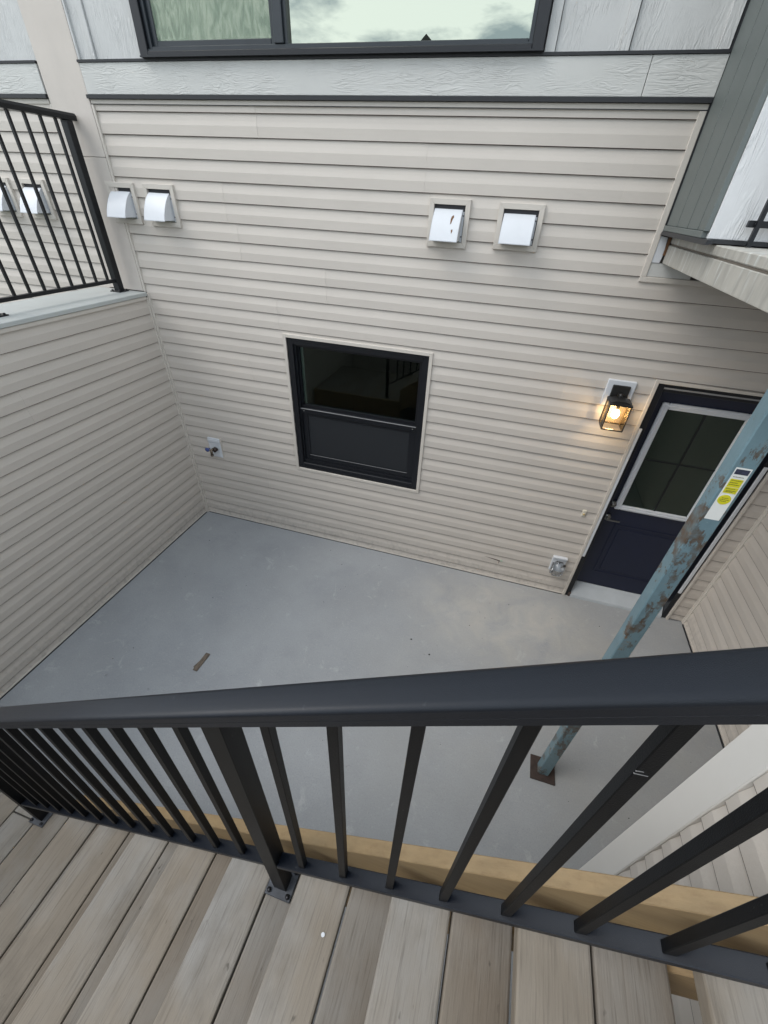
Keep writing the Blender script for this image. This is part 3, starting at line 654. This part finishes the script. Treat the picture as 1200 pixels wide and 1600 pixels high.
# ------------------------------------------------------------------ deck above the door
D = thing('raised_deck', (4.6, -1.2, 2.7), 'raised deck with a weathered membrane edge above the navy door', 'deck')
XF = 3.772
put('fascia', MB().box(XF, XF + .038, -2.45, .0 - .018, 2.762, 2.850, bev=.002), MEMB, D)
mb = MB(); 
put('edge_groove', B(XF + .010, XF + .038, -2.45, -.018, 2.851, 2.858), mat('deck_edge_sealant', (.17, .145, .12), .8), D)
put('drip_edge', B(XF + .003, XF + .06, -2.45, -.018, 2.8585, 2.896, bev=.004), MEMB, D)
put('deck_surface', MB().box(XF + .0605, 6.5, -2.45, -.018, 2.859, 2.895), MEMB, D)
put('deck_underside', MB().box(XF + .039, 6.5, -2.45, -.018, 2.766, 2.857), SOFF, D)
put('plywood_end', MB().box(3.758, XF - .001, -.026, -.0165, 2.80, 2.893), BROWN, D)

# projecting bay on the deck
Y = thing('bay_wall', (4.5, -.4, 2.9), 'projecting bay with ribbed sage green metal side and white woodgrain front', 'bay wall')
XB = 3.722
put('bay_core', B(XB + .012, 6.5, -.735, -.0, 2.90, 5.6), SOFF, Y)
edges = [-.0245, -.250, -.450, -.625, -.742]
for a, b in zip(edges, edges[1:]):
    put('metal_panel', MB().box(XB, XB + .011, b + .008, a - .003, 2.940, 5.6, bev=.0015), SAGE, Y)
put('panel_seal', B(XB - .008, XB + .011, -.024, -.002, 2.916, 5.6), FLASH, Y)
put('base_trim', MB().box(XB - .010, XB + .012, -.745, -.021, 2.915, 2.939, bev=.002), SAGE, Y)
put('corner_trim', MB().box(XB - .010, XB + .011, -.760, -.7425, 2.9395, 5.6, bev=.002), SAGE, Y)
put('base_flashing', MB().prism([(XB - .016, 2.896), (XB + .012, 2.90), (XB + .012, 2.9145), (XB - .010, 2.9145)], 'y', -.86, -.0215), FLASH, Y)
put('front_board', B(XB + .012, 4.32, -.765, -.736, 2.915, 5.6, bev=.002), WHITEB, Y)
put('front_board', B(4.324, 6.5, -.765, -.736, 2.915, 5.6, bev=.002), WHITEB, Y)
put('front_flashing', B(XB + .02, 6.5, -.775, -.736, 2.900, 2.9145), FLASH, Y)

DR = thing('deck_railing', (3.9, -.83, 2.9), 'end of a black guard rail in front of the white bay wall', 'railing')
put('bottom_rail', MB().box(3.845, 6.3, -.812, -.790, 2.962, 2.985, bev=.002).cyl((3.870, -.8125, 2.974), .005, .004, 'y', 8), BLK, DR)
b0 = put('baluster', MB().box(3.868, 3.884, -.830, -.8125, 2.897, 3.9), BLK, DR)
for i in range(1, 20): dup(b0, DR, (.115 * i, 0, 0))
put('top_rail', B(3.80, 6.3, -.84, -.785, 3.901, 3.94, bev=.004), BLK, DR)

# ------------------------------------------------------------------ blue steel post
SP = thing('steel_post', (3.82, -1.73, 0), 'blue steel post with flaking paint and rust holding up the deck', 'post')
pw = .034
put('tube', B(3.822 - pw, 3.822 + pw, -1.73 - pw, -1.73 + pw, .009, 2.757, bev=.004), BLUE, SP)
put('base_plate', MB().box(3.742, 3.900, -1.806, -1.650, .0005, .010, bev=.001), RUST, SP)
put('head_plate', MB().box(3.752, 3.892, -1.80, -1.66, 2.7575, 2.7645), RUST, SP)
yf = -1.73 - pw
stk = put('sticker', B(3.800, 3.846, yf - .0012, yf - .0002, 2.162, 2.366), STK, SP)
def zz(f): return 2.162 + .204 * f
put('header', B(3.803, 3.842, yf - .0018, yf - .0013, zz(.885), zz(.975)), STKN, stk)
put('yellow_box', MB().box(3.804, 3.841, yf - .0018, yf - .0013, zz(.655), zz(.80)).box(3.804, 3.842, yf - .0018, yf - .0013, zz(.535), zz(.648)), STKY, stk)
put('yellow_disc', MB().cyl((3.822, yf - .0016, zz(.41)), .019, .0006, 'y', 28, smooth=False), STKY, stk)
mb = MB()
for f, a, b in ((.84, 3.806, 3.836), (.775, 3.807, 3.838), (.735, 3.807, 3.830), (.70, 3.807, 3.836), (.62, 3.807, 3.834), (.585, 3.810, 3.838), (.565, 3.808, 3.832), (.44, 3.812, 3.832), (.41, 3.808, 3.836), (.38, 3.812, 3.830)):
    x_ = a
    while x_ < b:
        w_ = random.uniform(.0015, .005); mb.box(x_, min(x_ + w_, b), yf - .0024, yf - .0019, zz(f) - .001, zz(f) + .001); x_ += w_ + .0012
put('print', mb, STKP, stk)

# ------------------------------------------------------------------ staircase
ST = thing('wooden_staircase', (2.6, -3.5, 0), 'weathered wooden stair of paired tread boards going down to the left', 'staircase')
RUN, RISE, X0, ZT = .2556, .1742, 3.0367, 1.6712
YA, YB = -2.903, -4.15
def board(x0_, x1_, ya, yb, ztop, parent, name='tread_board', th=.038, m_=None):
    j = random.uniform(-.0015, .0015)
    return put(name, MB().box(x0_ + j * .4, x1_ + j * .4, yb, ya + j, ztop - th, ztop + random.uniform(-.0012, .0006), bev=.0055, seg=2), m_ or WOOD, parent)
for k in range(-6, 3):
    xe = X0 + k * RUN; zt = ZT + k * RISE
    board(xe, xe + .1400, YA, YB, zt, ST)
    board(xe + .1445, xe + .283, YA, YB, zt, ST, m_=WOODB)
zl = ZT - 7 * RISE
def sloped(z_at, x_a, x_b, ztop_off, depth, y0_, y1_, bev=.002):
    za = z_at(x_a) + ztop_off; zb = z_at(x_b) + ztop_off
    return MB().prism([(x_a, za - depth), (x_b, zb - depth), (x_b, zb), (x_a, za)], 'y', y0_, y1_, bev=bev)
nose = lambda xx: ZT + (RISE / RUN) * (xx - X0)
put('stringer', sloped(nose, 1.50, 3.70, .020, .36, -2.873, -2.836), HONEY, ST)
put('stringer', sloped(nose, 1.70, 3.70, -.225, .20, -2.9145, -2.8755), HONEY, ST)
put('stringer', sloped(nose, 1.70, 3.70, -.225, .20, -4.12, -4.08), HONEY, ST)
# white paint drop on a tread
put('paint_drop', MB().cyl((2.888, -3.03, 1.4985), .0048, .001, 'z', 12, smooth=False), WHITE, ST)

LD = thing('lower_landing', (.8, -3.5, 0), 'weathered board landing at the foot of the stair, lower left', 'landing')
xe = 1.248 + .1435 * 1
while xe > .03 - .1435:
    a_, b_ = max(xe, .035), xe + .139
    if b_ - a_ > .03:
        if abs(xe - (1.248 - .1435)) < .01:
            board(a_, b_, -2.876, -2.967, zl, LD, 'deck_board'); board(a_, b_, -2.971, YB, zl, LD, 'deck_board')
        else: board(a_, b_, -2.876, YB, zl, LD, 'deck_board')
    xe -= .1435
put('rim_joist', B(.035, 1.52, -2.873, -2.836, zl - .26, zl + .0, bev=.002), HONEY, LD)
for px_ in (.12, 1.40):
    for py_ in (-2.95, -4.05): put('support_post', B(px_, px_ + .09, py_ - .045, py_ + .045, .001, zl - .040), WOOD, LD)
UL = thing('upper_landing', (4.4, -3.5, 2.1), 'wooden landing at the top of the stair beyond the right edge', 'landing')
xe = X0 + 3 * RUN
while xe < 5.2:
    board(xe, xe + .139, YA, YB, ZT + 3 * RISE, UL, 'deck_board'); xe += .1435
# honey coloured landing rim seen past the rail
# ------------------------------------------------------------------ stair railing
SR = thing('stair_railing', (2.7, -2.938, 1.3), 'near black metal stair railing with wide satin top rail and square bars', 'railing')
YR = -2.941
MR = .648
LEAN = .0125                                                 # the rail leans a little outwards
tz = lambda xx: 2.580 + MR * (xx - 3.04)
bz = lambda xx: 1.790 + .632 * (xx - 3.04)
def rail(prof, zfun, xa, xb, m_, name, dy=0):
    bm = bmesh.new(); A = [bm.verts.new((xa, YR + dy + p[0], zfun(xa) + p[1])) for p in prof]; Bq = [bm.verts.new((xb, YR + dy + p[0], zfun(xb) + p[1])) for p in prof]
    bm.faces.new(A); bm.faces.new(Bq[::-1]); k = len(prof)
    for i in range(k): bm.faces.new((A[i], Bq[i], Bq[(i + 1) % k], A[(i + 1) % k]))
    bmesh.ops.recalc_face_normals(bm, faces=bm.faces[:])
    M_ = MB().bm(bm)
    if len(prof) > 12: M_.sm = [5 < i - 2 < len(prof) - 3 for i in range(len(M_.f))]
    return put(name, M_, m_, SR)
hw = .0238
prof = [(-hw + .001, -.0400), (-hw + .001, -.0265), (-hw + .0022, -.0258), (-hw + .0022, -.0242), (-hw, -.0235), (-hw, -.009)]
prof += [(-hw + .009 - .009 * math.cos(R(a)), -.009 + .009 * math.sin(R(a)) * .95) for a in (18, 36, 54, 72, 90)]
prof += [(0, .0006)]
prof += [(hw - .009 + .009 * math.sin(R(a)), -.009 + .009 * math.cos(R(a)) * .95) for a in (0, 18, 36, 54, 72, 90)]
prof += [(hw, -.0400)]
rail(prof, tz, 1.20, 3.98, RAILM, 'top_rail', LEAN)
PX = 2.708; PL = 1.262
bw = .0165; bp_ = [(-bw, -.020), (-bw, -.002), (-bw + .002, 0), (bw - .002, 0), (bw, -.002), (bw, -.020)]
rail(bp_, bz, PL + .022, PX - .022, RAILM, 'bottom_rail'); rail(bp_, bz, PX + .022, 3.98, RAILM, 'bottom_rail')
def bar(xc, name='baluster', hw_=.0085, z0_=None):
    a, b = xc - hw_, xc + hw_
    zb0 = bz if z0_ is None else (lambda q: z0_)
    bm = MB()
    za, zb = zb0(a) + (0 if z0_ else .0005), zb0(b) + (0 if z0_ else .0005)
    bm.prism([(a, za), (b, zb), (b, tz(b) - .0395), (a, tz(a) - .0395)], 'y', YR - hw_, YR + hw_, bev=.0012)
    bm.v = [(v[0], v[1] + LEAN * min(1, max(0, (v[2] - zb) / (tz(v[0]) - zb))), v[2]) for v in bm.v]
    return put(name, bm, BALM, SR)
xs_r = [2.802 + .1125 * i for i in range(11)]
xs_l = [2.606 - .0995 * i for i in range(13)]
for xc in xs_r + xs_l:
    if xc > PL + .05: bar(xc)
for (px_, pz_) in ((PX, ZT - 2 * RISE), (PL, zl)):
    p = bar(px_, 'stair_post', .0205, pz_ + .008)
    plw = .041
    put('base_plate', B(px_ - plw, px_ + plw, YR - plw, YR + plw, pz_ + .0008, pz_ + .009, bev=.0015), GALV, p)
    for sx in (-1, 1):
        for sy in (-1, 1): put('bolt', MB().cyl((px_ + sx * .030, YR + sy * .030, pz_ + .012), .0068, .007, 'z', 8), SCREWM, p)
for q_ in ([(3.2435, 2.5498), (3.2445, 2.5508), (3.2560, 2.5527), (3.2560, 2.5523)], [(3.2435, 2.5550), (3.2455, 2.5570), (3.2500, 2.5578), (3.2455, 2.5562)]):
    put('scratch', MB().prism(q_, 'y', YR + LEAN * .9 - .0105, YR + LEAN * .9 - .0075), mat('bare_metal_scratch', (.16, .16, .16), .5) if 'bare_metal_scratch' not in bpy.data.materials else bpy.data.materials['bare_metal_scratch'], SR)

# ------------------------------------------------------------------ small things on the floor
ch = thing('wood_chip', (1.185, -1.735, 0), 'small brown wood scrap lying on the grey patio floor', 'wood scrap')
bm = bmesh.new(); bmesh.ops.create_cube(bm, size=1)
for v in bm.verts: v.co = Vector((v.co.x * .038, v.co.y * .165, v.co.z * .008 + .0045))
bmesh.ops.bevel(bm, geom=bm.edges[:], offset=.002, segments=1, affect='EDGES')
bmesh.ops.rotate(bm, cent=(0, 0, 0), matrix=Matrix.Rotation(R(-2), 3, 'Z'), verts=bm.verts[:])
bmesh.ops.translate(bm, vec=(1.185, -1.735, 0), verts=bm.verts[:])
put('chip', MB().bm(bm), CHIPM, ch)
put('splinter', MB().prism([(1.150, -1.79), (1.165, -1.80), (1.178, -1.70), (1.172, -1.70)], 'z', .0005, .004), CHIPM, ch)
mb = MB(); rr = random.Random(4)
for i in range(70):
    a_, b_ = rr.uniform(.3, 4.9), rr.uniform(-2.3, -.1); s_ = rr.uniform(.0015, .005)
    mb.box(a_, a_ + s_ * 1.5, b_, b_ + s_, .0004, .0004 + s_ * .6)
for a_, b_ in ((2.72, -1.0), (2.90, -1.10), (3.40, -1.20)): mb.box(a_, a_ + .012, b_, b_ + .009, .0004, .006)
g = put('floor_debris', mb, DIRT); g['kind'] = 'stuff'; g['label'] = 'tiny dark specks of dirt on the patio floor'; g['category'] = 'debris'

# ------------------------------------------------------------------ behind the camera: unseen low end wall added to darken the patio, and far gabled houses mirrored in the glass
E_ = thing('added_end_wall', (2.5, -4.8, 0), 'unseen end wall behind the viewer, added to darken the patio and its reflections', 'boundary wall')
put('added_wall_panel', B(-.4, 5.3, -4.95, -4.75, -.2, 2.2), SIDE, E_)
def far_house(x, y, wd, hz, label):
    h = thing('far_house', (x, y, -.35), label, 'house', 'far gabled houses mirrored in the upper window')
    put('wall', B(x - wd, x + wd, y - 7, y, -.35, hz - wd * .8), CLAD, h)
    put('roof', MB().prism([(x - wd * 1.12, hz - wd * .9), (x + wd * 1.12, hz - wd * .9), (x, hz)], 'y', y - 7.3, y + .4), ROOFM, h)
    for i in (-1, 1): put('window', B(x + i * wd * .45 - .5, x + i * wd * .45 + .5, y + .001, y + .05, hz - wd * .8 - 2.2, hz - wd * .8 - .9), WINF, h)
far_house(-6.4, -36, 1.6, 11.45, 'grey gabled house far off, mirrored near the middle of the upper window')
far_house(-16.5, -40, 1.4, 11.95, 'grey gabled house far off, mirrored left in the upper window')
